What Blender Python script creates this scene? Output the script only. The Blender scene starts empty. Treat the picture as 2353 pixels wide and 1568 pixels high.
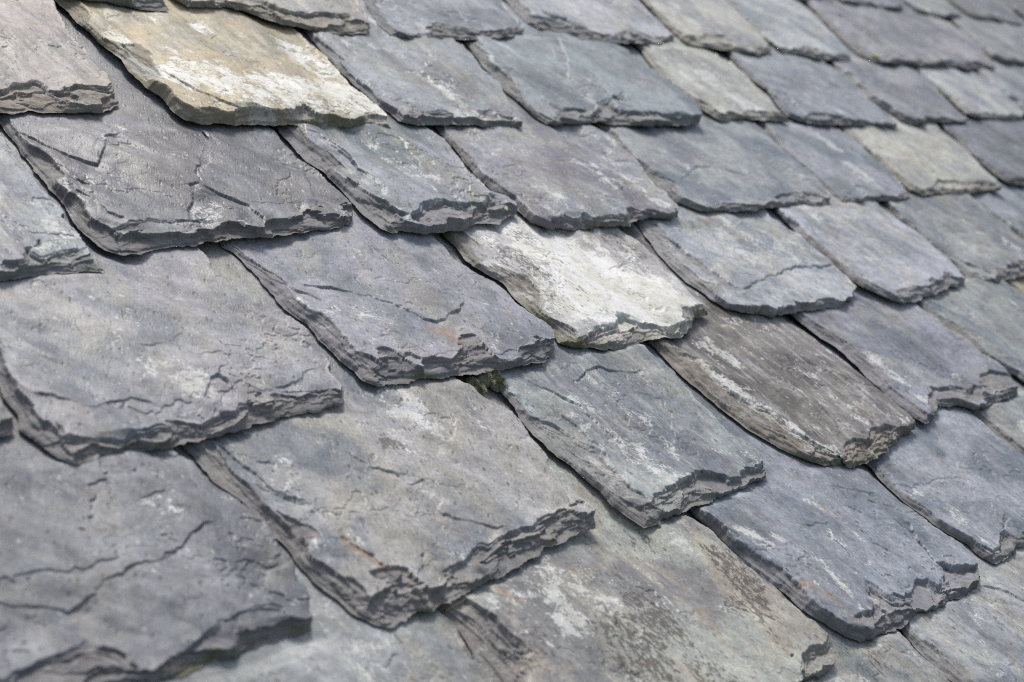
import bpy, math, random
import numpy as np
from mathutils import Matrix, Vector

S = bpy.context.scene
COL = S.collection
R = math.radians

# ------------------------------------------------------------------ camera
# The photograph's frame is 2353 x 1568 working units.  The roof is one plane:
# u runs along the courses, v up the slope, n out of the roof.
FW, FH, FL = 2353.0, 1568.0, 3800.0
CX, CY = FW / 2, FH / 2
VP1 = np.array([4050.0, 283.0]); VP2 = np.array([-4813.0, -4751.0])
def _ax(p):
    a = np.array([p[0] - CX, -(p[1] - CY), -FL]); return a / np.linalg.norm(a)
cu = _ax(VP1); cv = _ax(VP2); cv -= cu * (cu @ cv); cv /= np.linalg.norm(cv)
cn = np.cross(cu, cv)
B3 = np.stack([cu, cv, cn])                       # camera frame -> roof frame
ZREF = 0.035
CAM = B3 @ np.array([0, 0, 1.5]) + np.array([0, 0, ZREF])   # camera in roof coordinates
upc = np.array([0, -cu[2], cu[1]]); upc /= np.linalg.norm(upc)
PITCH = math.acos(cn @ upc)
ROOF = Matrix.Translation((0, 0, 4.0)) @ Matrix.Rotation(PITCH, 4, 'X')   # roof frame -> world

cam_d = bpy.data.cameras.new('camera'); cam = bpy.data.objects.new('camera', cam_d); COL.objects.link(cam)
m = Matrix([[*B3[0], CAM[0]], [*B3[1], CAM[1]], [*B3[2], CAM[2]], [0, 0, 0, 1]])
cam.matrix_world = ROOF @ m
cam_d.sensor_width = 36; cam_d.lens = FL / FW * 36
cam_d.clip_start = 0.05; cam_d.clip_end = 2000
cam_d.dof.use_dof = True; cam_d.dof.focus_distance = 1.52; cam_d.dof.aperture_fstop = 7.2
S.camera = cam

# ------------------------------------------------------------------ world, sun, exposure
SUN_EL, SUN_AZ = R(66), R(42)       # azimuth measured from +Y (up-slope) towards +X (right)
w = bpy.data.worlds.new('World'); S.world = w; w.use_nodes = True
nt = w.node_tree; bg = nt.nodes['Background']
sky = nt.nodes.new('ShaderNodeTexSky'); sky.sky_type = 'NISHITA'; sky.sun_disc = False
sky.sun_elevation = SUN_EL; sky.sun_rotation = SUN_AZ
sky.air_density = 1.0; sky.dust_density = 3.0; sky.ozone_density = 1.0
hs = nt.nodes.new('ShaderNodeHueSaturation'); hs.inputs['Saturation'].default_value = 0.7   # thin overcast whitens the sky
nt.links.new(sky.outputs[0], hs.inputs['Color']); nt.links.new(hs.outputs[0], bg.inputs[0]); bg.inputs[1].default_value = 0.08
sd = bpy.data.lights.new('sun', 'SUN'); sd.energy = 1.75; sd.angle = R(13); sd.color = (1.0, 0.96, 0.9)
so = bpy.data.objects.new('sun', sd); COL.objects.link(so)
dirv = Vector((math.sin(SUN_AZ) * math.cos(SUN_EL), math.cos(SUN_AZ) * math.cos(SUN_EL), math.sin(SUN_EL)))
so.rotation_euler = (-dirv).to_track_quat('-Z', 'Y').to_euler(); so.location = dirv * 30
S.view_settings.view_transform = 'Standard'; S.view_settings.look = 'None'
S.view_settings.gamma = 1; S.view_settings.exposure = 0.76
S.render.engine = 'CYCLES'
S.cycles.max_bounces = 5; S.cycles.use_denoising = False
S.cycles.filter_width = 1.1

# ------------------------------------------------------------------ numeric helpers
def unproj(pts, a, b):
    """photo points -> (u, v) on the plane n = a + b*v"""
    p = np.asarray(pts, float).reshape(-1, 2)
    r = np.stack([p[:, 0] - CX, -(p[:, 1] - CY), np.full(len(p), -FL)], 1) @ B3.T
    t = (a + b * CAM[1] - CAM[2]) / (r[:, 2] - b * r[:, 1])
    q = CAM + r * t[:, None]
    return q[:, :2]

_rs = np.random.RandomState(5)
PERM = np.concatenate([_rs.permutation(256)] * 3).astype(np.int32)
GA = _rs.rand(256) * 2 * np.pi
GX = np.cos(GA).astype(np.float32); GY = np.sin(GA).astype(np.float32)
def perlin(x, y, seed=0):
    x = x + seed * 17.31; y = y + seed * 9.77
    xi = np.floor(x).astype(np.int32); yi = np.floor(y).astype(np.int32)
    xf = (x - xi).astype(np.float32); yf = (y - yi).astype(np.float32)
    fx = xf * xf * xf * (xf * (xf * 6 - 15) + 10); fy = yf * yf * yf * (yf * (yf * 6 - 15) + 10)
    xi &= 255; yi &= 255; x1 = (xi + 1) & 255; y1 = (yi + 1) & 255
    def g(a, b, dx, dy):
        h = PERM[PERM[a] + b]; return GX[h] * dx + GY[h] * dy
    n00 = g(xi, yi, xf, yf); n10 = g(x1, yi, xf - 1, yf); n01 = g(xi, y1, xf, yf - 1); n11 = g(x1, y1, xf - 1, yf - 1)
    return (n00 + fx * (n10 - n00)) * (1 - fy) + (n01 + fx * (n11 - n01)) * fy
def fbm(x, y, f, octs, seed=0, gain=0.5):
    o = 0; a = 1
    for i in range(octs):
        o = o + a * perlin(x * f, y * f, seed + i * 3.7); f *= 2.03; a *= gain
    return o * 1.5
VT = _rs.rand(256).astype(np.float32) * 2 - 1
def facet(x, y, f, octs, seed=0, gain=.5):
    """value noise on triangles: flat facets that meet in creases, like split stone"""
    o = 0; am = 1
    for i in range(octs):
        an = (seed + i * 1.7) * 1.3; c, s = math.cos(an), math.sin(an)
        u = (x * c - y * s) * f + seed * 7.7 + i * 3.1; v = (x * s + y * c) * f + seed * 3.3
        k = (u + v) * .36602540; ui = np.floor(u + k).astype(np.int32); vi = np.floor(v + k).astype(np.int32)
        fu = u + k - ui; fv = v + k - vi; up = fu > fv
        h = lambda a, b: VT[PERM[(PERM[a & 255] + b) & 255]]
        a0 = h(ui, vi); a2 = h(ui + 1, vi + 1); a1 = np.where(up, h(ui + 1, vi), h(ui, vi + 1))
        hi = np.maximum(fu, fv); lo = np.minimum(fu, fv)
        o = o + am * (a0 * (1 - hi) + a1 * (hi - lo) + a2 * lo); f *= 2.1; am *= gain
    return o
def sst(x, a=0.0, b=1.0):
    t = np.clip((x - a) / (b - a), 0, 1); return t * t * (3 - 2 * t)
def resample(P, ts):
    d = np.r_[0, np.cumsum(np.hypot(*np.diff(P, axis=0).T))]; d /= d[-1]
    return np.stack([np.interp(ts, d, P[:, 0]), np.interp(ts, d, P[:, 1])], -1)
def poly_dist(x, y, P, closed=False):
    """distance, sign (+1 on the right of travel) and position along an open polyline"""
    best = np.full(x.shape, 1e9, np.float32); sg = np.ones_like(best); along = np.zeros_like(best)
    L = 0.0
    for (ax, ay), (bx, by) in zip(P[:-1], P[1:]):
        dx, dy = bx - ax, by - ay; l2 = dx * dx + dy * dy + 1e-12; l = math.sqrt(l2)
        t = ((x - ax) * dx + (y - ay) * dy) / l2; tc = np.clip(t, 0, 1)
        d = np.hypot(x - ax - tc * dx, y - ay - tc * dy)
        k = d < best
        cr = (dy * (x - ax) - dx * (y - ay))
        best = np.where(k, d, best); sg = np.where(k, np.sign(cr), sg); along = np.where(k, L + t * l, along)
        L += l
    return best, sg, along, L

# ------------------------------------------------------------------ materials
class NT:
    def __init__(s, mat):
        mat.use_nodes = True; s.t = mat.node_tree; s.t.nodes.clear()
    def n(s, typ, **kw):
        o = s.t.nodes.new(typ)
        for k, v in kw.items(): setattr(o, k, v)
        return o
    def put(s, sock, v):
        if hasattr(v, 'is_linked') or isinstance(v, bpy.types.NodeSocket): s.t.links.new(v, sock)
        elif isinstance(v, (tuple, list)) and len(v) == 3 and sock.type == 'RGBA': sock.default_value = (*v, 1)
        else: sock.default_value = v
    def math(s, op, a, b=0.0, c=None, clamp=False):
        o = s.n('ShaderNodeMath', operation=op, use_clamp=clamp); s.put(o.inputs[0], a); s.put(o.inputs[1], b)
        if c is not None: s.put(o.inputs[2], c)
        return o.outputs[0]
    def mix(s, f, a, b, mode='MIX'):
        o = s.n('ShaderNodeMix', data_type='RGBA', blend_type=mode); s.put(o.inputs[0], f); s.put(o.inputs[6], a); s.put(o.inputs[7], b)
        return o.outputs[2]
    def noise(s, vec, scale, detail=4, rough=0.55, dist=0.0):
        o = s.n('ShaderNodeTexNoise'); s.put(o.inputs['Vector'], vec); o.inputs['Scale'].default_value = scale
        o.inputs['Detail'].default_value = detail; o.inputs['Roughness'].default_value = rough; o.inputs['Distortion'].default_value = dist
        return o.outputs[0]
    def step(s, x, a, b):
        o = s.n('ShaderNodeMapRange', interpolation_type='SMOOTHSTEP'); s.put(o.inputs[0], x)
        s.put(o.inputs[1], a); s.put(o.inputs[2], b); return o.outputs[0]
    def mapping(s, vec, loc=(0, 0, 0), rot=0.0, scale=(1, 1, 1)):
        a = s.n('ShaderNodeMapping'); s.put(a.inputs[0], vec); a.inputs[1].default_value = loc; a.inputs[2].default_value = (0, 0, rot)
        b = s.n('ShaderNodeVectorMath', operation='MULTIPLY'); s.t.links.new(a.outputs[0], b.inputs[0]); b.inputs[1].default_value = scale
        return b.outputs[0]

# kinds of slate: two face tints, warm tint, amounts of: warm, pale lichen, dark lichen, rust; edge tints
KINDS = dict(
    grey=dict(a=(.158, .174, .194), b=(.310, .328, .346), w=(.37, .345, .27), warm=.35, pale=.10, dark=.10, rust=0.55),
    blue=dict(a=(.148, .172, .197), b=(.285, .315, .340), w=(.34, .33, .30), warm=.15, pale=.06, dark=.08, rust=0.26),
    deep=dict(a=(.105, .113, .128), b=(.205, .217, .233), w=(.25, .225, .18), warm=.25, pale=.04, dark=.12, rust=0.44),
    purple=dict(a=(.165, .160, .190), b=(.305, .315, .338), w=(.37, .35, .25), warm=.30, pale=.18, dark=.10, rust=0.22),
    tan=dict(a=(.30, .27, .20), b=(.46, .39, .24), w=(.46, .40, .25), warm=.60, pale=.40, dark=.15, rust=0.33),
    warm=dict(a=(.255, .250, .240), b=(.345, .335, .300), w=(.37, .31, .22), warm=.5, pale=.10, dark=.22, rust=0.66),
    pale=dict(a=(.235, .258, .288), b=(.43, .452, .468), w=(.48, .44, .33), warm=.40, pale=.45, dark=.15, rust=0.26, strk=.55),
    cream=dict(a=(.30, .305, .29), b=(.46, .455, .415), w=(.46, .43, .33), warm=.45, pale=.50, dark=.15, rust=0.18, strk=.5),
    white=dict(a=(.34, .335, .325), b=(.50, .50, .485), w=(.42, .40, .33), warm=.15, pale=1.0, dark=.35, rust=0.11),
    brown=dict(a=(.070, .061, .056), b=(.215, .196, .176), w=(.28, .26, .21), warm=.35, pale=.45, dark=1.15, rust=0.22, strk=.95),
    ribbed=dict(a=(.172, .186, .210), b=(.335, .352, .375), w=(.40, .38, .30), warm=.30, pale=.25, dark=.15, rust=0.44, strk=.75),
    lichen=dict(a=(.185, .190, .195), b=(.375, .362, .325), w=(.41, .37, .285), warm=.60, pale=.35, dark=.50, rust=.6),
    mottle=dict(a=(.172, .186, .204), b=(.350, .356, .352), w=(.40, .37, .29), warm=.45, pale=.25, dark=.40, rust=0.55),
)
def slate_material(kind, seed, grain):
    K = KINDS[kind]; rnd = random.Random(seed)
    mat = bpy.data.materials.new('slate_' + kind); N = NT(mat)
    tc = N.n('ShaderNodeTexCoord'); P0 = tc.outputs['Object']
    off = (rnd.uniform(-9, 9), rnd.uniform(-9, 9), rnd.uniform(-9, 9))
    P = N.mapping(P0, loc=off)
    G = N.mapping(P0, loc=off, rot=grain, scale=(1, .20, 1))          # streaks along the cleavage grain
    G2 = N.mapping(P0, loc=off, rot=grain, scale=(1, .55, 1))
    ST = N.mapping(P0, loc=off, scale=(1, 1, 11))                     # strata on broken edges
    at = N.n('ShaderNodeAttribute', attribute_name='edge'); edge = at.outputs['Fac']
    stn = N.n('ShaderNodeAttribute', attribute_name='stain'); sep = N.n('ShaderNodeSeparateColor'); N.t.links.new(stn.outputs['Color'], sep.inputs[0])
    sP, sD, sR = sep.outputs[0], sep.outputs[1], sep.outputs[2]
    rim = N.n('ShaderNodeAttribute', attribute_name='rim').outputs['Fac']; riser = N.n('ShaderNodeAttribute', attribute_name='riser').outputs['Fac']
    big = N.noise(P, 9, 5, .6, .4); mid = N.noise(P, 32, 8, .62, .5); mid2 = N.noise(N.mapping(P0, loc=off, rot=grain, scale=(1, .5, 1)), 21, 8, .65, .8)
    strk = N.noise(G, 95, 7, .68, .3); fine = N.noise(G2, 520, 5, .7); grit = N.noise(P, 1000, 3, .6)
    vo = N.n('ShaderNodeTexVoronoi', feature='F1'); N.put(vo.inputs['Vector'], G2); vo.inputs['Scale'].default_value = 190; vo.inputs['Randomness'].default_value = 1
    vs = N.n('ShaderNodeSeparateColor'); N.t.links.new(vo.outputs['Color'], vs.inputs[0])
    spk = N.math('MULTIPLY', N.step(vo.outputs['Distance'], .34, .16), N.step(vs.outputs[0], .72, .80))   # scattered dark pits
    lsp = N.math('MULTIPLY', N.step(vo.outputs['Distance'], .30, .14), N.step(vs.outputs[1], .86, .92))   # and pale specks
    j = lambda c: tuple(min(.8, x * rnd.uniform(.95, 1.05)) for x in c)
    col = N.mix(N.step(big, .40, .60), j(K['a']), j(K['b']))
    col = N.mix(N.math('MULTIPLY', N.step(mid2, .46, .62), min(1, 1.15 * K['warm'])), col, K['w'])
    # purplish / greenish drift
    col = N.mix(N.math('MULTIPLY', N.step(N.noise(P, 11, 6, .66), .50, .66), .55), col, N.mix(.5, col, (.175, .140, .142)))
    # streaks
    col = N.mix(N.math('MULTIPLY', N.step(strk, .48, .70), K.get('strk', .28)), col, N.mix(.65, col, (.50, .51, .51)))
    col = N.mix(N.math('MULTIPLY', N.step(strk, .46, .30), K.get('strk', .28) * 1.2), col, N.mix(.5, col, (.10, .095, .10)))
    # pale lichen crust, breaking up into specks at its border
    pn = N.math('ADD', N.math('MULTIPLY', N.noise(P, 38, 10, .72, .3), .72), N.math('MULTIPLY', N.noise(P, 330, 4, .65), .28))
    pn = N.math('MULTIPLY_ADD', pn, 2.0, -.5)
    th = N.math('MULTIPLY_ADD', sP, -.42 if kind == 'white' else -.34, .70 - .12 * K['pale'])
    pd_ = N.math('SUBTRACT', pn, th)
    pmask = N.math('MULTIPLY', N.step(pd_, -.03, .09), .88)
    col = N.mix(pmask, col, N.mix(N.step(mid, .38, .62), *(((.82, .82, .79), (.66, .65, .57)) if kind in ('white', 'tan') else ((.62, .63, .62), (.52, .515, .465)))))
    # dark lichen speckle
    dn = N.math('ADD', N.math('MULTIPLY', N.noise(G2, 120, 9, .76, .5), .46), N.math('MULTIPLY', N.noise(G2, 300, 5, .75), .54))
    dn = N.math('MULTIPLY_ADD', dn, 3.4, -1.2)
    td = N.math('MULTIPLY_ADD', sD, -.46, .97 - .16 * K['dark'])
    dmask = N.math('MULTIPLY', N.step(N.math('SUBTRACT', dn, td), -.03, .11), .82)
    col = N.mix(dmask, col, N.mix(grit, (.036, .028, .023), (.115, .090, .072)))
    # rust
    rn = N.noise(P, 55, 6, .65, .6)
    rm = N.math('MULTIPLY_ADD', sR, .62, N.math('MULTIPLY_ADD', rn, 2.0, -.5)); tr = .88 - .10 * K['rust']
    rmask = N.math('MULTIPLY', N.step(rm, tr, tr + .26), .52)
    col = N.mix(rmask, col, N.mix(N.step(grit, .35, .65), (.25, .135, .062), (.33, .215, .12)))
    # short dark scratches and pits
    pit = N.math('MAXIMUM', N.step(N.noise(G, 260, 3, .5), .66, .74), spk)
    col = N.mix(N.math('MULTIPLY', pit, .62), col, (.075, .068, .066))
    col = N.mix(N.math('MULTIPLY', lsp, .45), col, (.58, .57, .54))
    cl = N.noise(P, 70, 9, .74, .2)
    col = N.mix(.48, col, N.mix(N.step(cl, .28, .72), (.22, .22, .22), (.78, .78, .78)), 'OVERLAY')
    col = N.mix(.34, col, N.mix(N.step(fine, .25, .75), (.1, .1, .1), (.9, .9, .9)), 'OVERLAY')
    col = N.mix(.12, col, N.mix(N.step(grit, .25, .75), (.1, .1, .1), (.9, .9, .9)), 'OVERLAY')
    # broken edges: layered stone, toned darker on the ledge risers
    sn = N.noise(ST, 38, 8, .68, .5)
    warmk = .8 if kind in ('tan', 'cream', 'white', 'brown', 'warm') else .15
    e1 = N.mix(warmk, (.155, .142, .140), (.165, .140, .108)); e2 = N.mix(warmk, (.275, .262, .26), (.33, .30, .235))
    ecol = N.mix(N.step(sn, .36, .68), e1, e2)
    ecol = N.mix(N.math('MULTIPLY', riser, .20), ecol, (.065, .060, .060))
    ecol = N.mix(N.math('MULTIPLY', pmask, .5), ecol, (.44, .44, .39))
    ecol = N.mix(N.math('MULTIPLY', N.step(N.noise(P, 48, 5, .6), .56, .70), .45), ecol, (.17, .14, .085))
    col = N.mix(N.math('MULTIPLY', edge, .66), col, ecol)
    # green algae low on the rim
    g0 = .34 if kind in ('white', 'tan') else .46
    gm = N.math('MULTIPLY', rim, N.step(N.noise(P, 45, 6, .7), g0, g0 + .16))
    col = N.mix(N.math('MULTIPLY', gm, .8), col, N.mix(grit, (.065, .066, .025), (.15, .145, .05)))
    bs = N.n('ShaderNodeBsdfPrincipled'); N.put(bs.inputs['Base Color'], col)
    rough = N.math('MULTIPLY_ADD', fine, .22, N.math('MULTIPLY_ADD', edge, .26, N.math('MULTIPLY_ADD', N.math('SUBTRACT', big, .5), .5, rnd.uniform(.36, .44))))
    N.put(bs.inputs['Roughness'], rough); bs.inputs['Specular IOR Level'].default_value = .5
    h = N.math('ADD', N.math('MULTIPLY', strk, .55), N.math('MULTIPLY', fine, .35))
    h = N.math('ADD', h, N.math('MULTIPLY', grit, .10))
    h = N.math('ADD', h, N.math('MULTIPLY', N.math('MULTIPLY', sn, edge), 1.6))
    h = N.math('SUBTRACT', h, N.math('MULTIPLY', pit, .25))
    h = N.math('ADD', h, N.math('MULTIPLY', N.math('SUBTRACT', dmask, pmask), .12))
    bp = N.n('ShaderNodeBump'); bp.inputs['Strength'].default_value = .8; bp.inputs['Distance'].default_value = .0011
    N.put(bp.inputs['Height'], h); N.t.links.new(bp.outputs[0], bs.inputs['Normal'])
    out = N.n('ShaderNodeOutputMaterial'); N.t.links.new(bs.outputs[0], out.inputs[0])
    return mat

def plain_material(name, c1, c2, scale=60, rough=.8, bump=.5, stretch=(1, 1, 1)):
    mat = bpy.data.materials.new(name); N = NT(mat)
    tc = N.n('ShaderNodeTexCoord'); P = N.mapping(tc.outputs['Object'], scale=stretch)
    n = N.noise(P, scale, 8, .65); bs = N.n('ShaderNodeBsdfPrincipled')
    N.put(bs.inputs['Base Color'], N.mix(N.step(n, .3, .7), c1, c2)); bs.inputs['Roughness'].default_value = rough
    bp = N.n('ShaderNodeBump'); bp.inputs['Strength'].default_value = bump; bp.inputs['Distance'].default_value = .002
    N.put(bp.inputs['Height'], n); N.t.links.new(bp.outputs[0], bs.inputs['Normal'])
    out = N.n('ShaderNodeOutputMaterial'); N.t.links.new(bs.outputs[0], out.inputs[0]); return mat

def tag(o, label=None, cat=None, group=None, kind=None):
    if label: o['label'] = label
    if cat: o['category'] = cat
    if group: o['group'] = group
    if kind: o['kind'] = kind
    return o

# ------------------------------------------------------------------ the slates
# outline of every slate as seen: L left side (top to bottom), B lower edge (left to right), R right side (bottom to top)
# T thickness mm, wl/wb width of the chipped left / lower edge mm, lz how high on the left edge L was read (0 base .. 1 top)
# steps: (points, drop mm, run-out mm); the side to the right of travel is the lower one
# stains: (channel p/d/r, strength, radius mm, points)

SL = []
def slate(course, kind, label, L, B, Rr, T=14, wl=9, wb=9, lz=.25, grain=0, steps=(), stains=(), wav=1.0, lift=None):
    SL.append(dict(c=course, k=kind, label=label, L=L, B=B, R=Rr, T=T * .55 / 1000, wl=wl / 1000, wb=wb / 1000, lz=lz, g=grain, steps=steps, stains=stains, wav=wav, lift=lift))

# ---- course 5 (topmost with more than a sliver in view)
slate(6, 'grey', 'cut off grey slate at the very top, leftmost of the blurred uppermost course', [(1690,-60),(1750,-10)], [(1760,-8),(1840,3),(1917,6)], [(1917,0),(1860,-50)])
slate(6, 'blue', 'narrow blurred slate of the uppermost course above the two toned broad grey slate', [(1880,-40),(1928,2)], [(1935,6),(1985,14),(2033,22),(2075,24)], [(2078,16),(2060,0),(2010,-45)], lz=.6)
slate(6, 'grey', 'blurred grey slate of the uppermost course, third from the right edge', [(2010,-50),(2075,4)], [(2085,14),(2108,30),(2165,41),(2206,45)], [(2210,34),(2180,0),(2130,-50)], lz=.6)
slate(6, 'deep', 'dark blurred slate in the top right corner of the roof', [(2130,-50),(2183,0),(2221,34)], [(2232,38),(2258,45),(2326,56),(2348,64)], [(2353,48),(2320,18),(2270,-30)], lz=.6)
slate(6, 'deep', 'sliver of slate on the right edge beside the dark top right corner slate', [(2270,-35),(2330,20),(2375,60)], [(2385,66),(2470,72),(2520,74)], [(2525,66),(2440,-10)], lz=.6)
# ---- course Z
slate(5, 'deep', 'dark ragged slate end poking in at the top left above the tan slate', [(40,-110),(140,-10)], [(150,-4),(188,2),(263,11),(319,23),(368,32),(388,28)], [(394,13),(383,0),(330,-60)], T=15, wb=14, stains=[('r',.5,20,[(200,-2)])])
slate(5, 'warm', 'rough grey slate with crumbly dark lower edge, above the tan slate', [(340,-60),(405,0),(431,15),(461,19)], [(466,20),(518,17),(555,28),(593,41),(645,58),(713,71),(780,81),(837,84)], [(855,62),(855,53),(844,23),(829,0),(760,-60)], T=16, wb=22, wl=12,
  steps=[([(600,-10),(650,20),(705,28),(760,35),(800,30)],5,40)], stains=[('p',.5,35,[(540,5)]),('d',.5,30,[(790,60)])])
slate(5, 'blue', 'clean blue grey slate with an orange lichen spot on its lower left chip', [(780,-60),(837,0),(852,30),(870,56),(896,79),(915,86)], [(919,88),(968,94),(1020,90),(1073,94),(1110,94),(1148,90),(1193,83)], [(1207,66),(1208,56),(1178,23),(1155,0),(1090,-60)], T=15, wb=16, wl=14,
  steps=[([(855,15),(900,55),(925,78),(990,72),(1040,62),(1100,72),(1180,62)],3.6,20),([(1000,28),(1060,40),(1120,62)],.8,20)], stains=[('r',1.3,9,[(888,62)]),('r',.6,12,[(935,82)])])
slate(5, 'pale', 'light grey slate with a wavy chipped lower edge, right of the orange spotted slate', [(1090,-65),(1159,0),(1186,30),(1212,56),(1234,71)], [(1240,72),(1261,71),(1291,75),(1336,90),(1373,96),(1448,103),(1516,101),(1550,92)], [(1553,83),(1527,56),(1493,23),(1471,0),(1410,-60)], T=15, wb=16, wl=13, lz=.1,
  steps=[([(1240,30),(1300,45),(1340,75),(1400,80),(1450,70),(1540,85)],4,20)])
slate(5, 'cream', 'pale buff slate with dark chipped foot, in the uppermost full course', [(1420,-60),(1478,0),(1508,34),(1534,60),(1557,90)], [(1576,103),(1632,113),(1696,122),(1741,129),(1775,120)], [(1776,109),(1745,79),(1711,41),(1681,11),(1669,0),(1610,-60)], T=15, wb=16, lz=.3,
  steps=[([(1580,80),(1625,78),(1670,82),(1700,100)],4,20)])
slate(5, 'pale', 'mottled light slate with a dark notch in its lower edge, above the cream strip slate', [(1610,-60),(1673,0),(1711,41),(1748,79),(1778,109)], [(1793,120),(1846,128),(1883,139),(1955,144)], [(1960,131),(1936,98),(1902,64),(1868,30),(1846,11),(1780,-50)], T=14, wb=12, lz=.6, steps=[([(1830,118),(1845,108),(1880,118),(1900,135)],4,15)])
slate(5, 'grey', 'broad two toned slate with a yellow green speck on its foot', [(1800,-30),(1861,19),(1895,53),(1932,90),(1970,124),(1998,143)], [(2007,148),(2071,148),(2108,154),(2168,154),(2228,161),(2285,159)], [(2292,150),(2258,113),(2221,79),(2183,49),(2161,41),(2100,-5)], T=15, wb=13, wl=14, lz=.1,
  steps=[([(1920,30),(1990,75),(2040,110),(2085,135)],3,30),([(2190,130),(2130,80),(2070,40)],1.2,40)])
slate(5, 'grey', 'plain blurred slate cut by the right edge, right of the two toned broad slate', [(2140,5),(2195,53),(2240,94),(2277,128),(2296,142)], [(2303,146),(2353,148),(2490,150)], [(2500,142),(2420,75),(2353,20),(2320,-10)], lz=.6)
# ---- course A
slate(4, 'warm', 'buff grey slate with a flaked lower ledge, between the left edge and the tan slate', [(-420,-20),(-150,268)], [(-145,275),(-60,268),(0,264),(62,262),(130,262),(200,263),(240,262),(275,247)], [(280,222),(279,216),(263,191),(249,171),(221,143),(210,116),(195,97),(169,71),(156,45),(144,19),(131,0),(100,-40)], T=18, wb=16,
  steps=[([(-20,215),(0,203),(38,188),(75,180),(105,190),(124,208),(143,199),(225,204),(262,192)],5,30)], stains=[('d',.4,14,[(5,128)]),('r',.4,40,[(180,150)]),('d',.35,25,[(60,110)])])
slate(4, 'tan', 'thick tan and cream weathered slate with white patches, largest at the top left', [(110,-10),(156,30),(176,56),(210,83),(240,113),(278,139),(296,169),(330,203),(360,221),(379,240),(398,263),(420,278)], [(424,281),(460,289),(506,287),(540,293),(596,290),(640,293),(660,294),(705,291),(750,298),(790,297),(850,301),(896,301)], [(908,281),(893,259),(859,229),(810,188),(773,139),(754,116),(709,75),(650,20)], T=25, wl=18, wb=14, lz=0, lift=.003,
  steps=[([(300,95),(345,140),(400,180),(450,215),(520,240),(590,262)],2.0,16),([(470,105),(520,120),(560,165),(565,185)],.6,20)],
  stains=[('p',.7,60,[(880,262),(700,215),(560,210),(430,160)]),('p',.6,45,[(690,110),(800,190)]),('p',.7,20,[(475,62)]),('d',.55,16,[(500,215),(420,190),(330,120),(250,60)]),('p',.7,16,[(270,70),(320,140),(420,190)]),('p',-.3,50,[(480,110)]),('r',.2,60,[(560,150)])])
slate(4, 'purple', 'purplish slate with yellow lichen and a bitten lower edge, right of the tan slate', [(700,60),(739,109),(776,146),(810,180),(837,203),(867,233),(900,251),(912,272)], [(915,281),(960,291),(1017,291),(1073,291),(1110,293),(1196,292)], [(1206,285),(1206,283),(1185,259),(1167,221),(1152,188),(1140,180),(1114,158),(1095,131),(1069,105),(1050,97),(1000,40)], lz=.75, T=15, wb=10,
  steps=[([(915,268),(950,258),(1000,262),(1040,260),(1075,280),(1100,275)],4,15),([(1098,274),(1104,253),(1135,254),(1140,262),(1180,265)],4,20),([(880,95),(960,135),(1010,170),(1060,215)],.7,30)],
  stains=[('p',.7,18,[(800,108)]),('p',.6,14,[(860,105)]),('p',.6,26,[(1000,190),(1080,240)]),('p',.6,20,[(1060,258),(1120,270)])])
slate(4, 'blue', 'wide blue grey slate with a forked crack and a bite out of its lower edge', [(1035,65),(1073,105),(1114,161),(1140,188),(1163,214),(1182,229),(1204,251),(1227,270),(1253,287)], [(1256,289),(1279,291),(1321,289),(1358,285),(1373,281),(1411,291),(1471,291),(1542,293),(1602,291)], [(1615,270),(1615,266),(1583,229),(1546,195),(1516,169),(1471,139),(1448,116),(1422,101),(1350,40)], T=17, wl=14, wb=10, lz=.05,
  steps=[([(1280,75),(1290,100),(1306,139),(1304,173),(1336,203),(1366,229),(1368,250)],2.6,5),([(1258,95),(1275,130),(1285,175),(1310,195)],.7,20),([(1272,268),(1282,256),(1306,244),(1354,247)],3.6,20),([(1366,270),(1373,236),(1403,225),(1420,248),(1428,255),(1500,262),(1580,268)],6,24),([(1240,215),(1265,240),(1290,256)],2,10)], stains=[('r',.5,20,[(1320,185),(1360,225)]),('r',.5,8,[(1245,185)])])
slate(4, 'cream', 'cream coloured narrow slate with a thick brown left side, right of the cracked slate', [(1430,80),(1471,116),(1493,150),(1519,180),(1549,210),(1583,240),(1621,259),(1647,274)], [(1658,281),(1703,276),(1741,278),(1801,283),(1815,282)], [(1819,276),(1808,266),(1786,248),(1771,218),(1741,195),(1711,161),(1684,135),(1658,124),(1600,70)], T=19, wl=17, wb=12, lz=.05, grain=.2, stains=[('p',.7,40,[(1620,170),(1720,240)])], steps=[([(1740,270),(1775,255),(1810,262)],4,20)])
slate(4, 'blue', 'smooth lavender grey slate with a chipped lower left side, right of the cream narrow slate', [(1620,70),(1672,120),(1700,150),(1730,180),(1765,205),(1790,240),(1810,262),(1833,280)], [(1838,282),(1883,289),(1958,289),(2056,295)], [(2065,286),(2065,283),(2033,251),(1996,221),(1962,188),(1921,158),(1902,150),(1830,90)], lz=.6, T=14, steps=[([(1785,205),(1810,218),(1840,250),(1860,265)],3,15),([(1845,272),(1870,258),(1930,270),(1990,282)],3.5,15)])
slate(4, 'purple', 'smooth slate with a brown smear near its top, ending in a dark thin foot', [(1860,100),(1917,158),(1958,195),(1996,229),(2041,255),(2071,278),(2086,288)], [(2093,289),(2146,281),(2217,287)], [(2227,276),(2225,274),(2198,248),(2172,221),(2146,191),(2108,161),(2040,100)], lz=.15, T=15, wl=11, stains=[('r',.6,30,[(2050,200)]),('d',.4,30,[(2055,200)])])
slate(4, 'pale', 'small pale slate with a knobbly foot, near the right edge', [(2050,105),(2108,163),(2146,191),(2183,221),(2221,259),(2236,268)], [(2243,272),(2296,276),(2345,278)], [(2352,266),(2352,262),(2345,240),(2319,218),(2277,188),(2232,161),(2170,110)], lz=.6, T=15)
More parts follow.
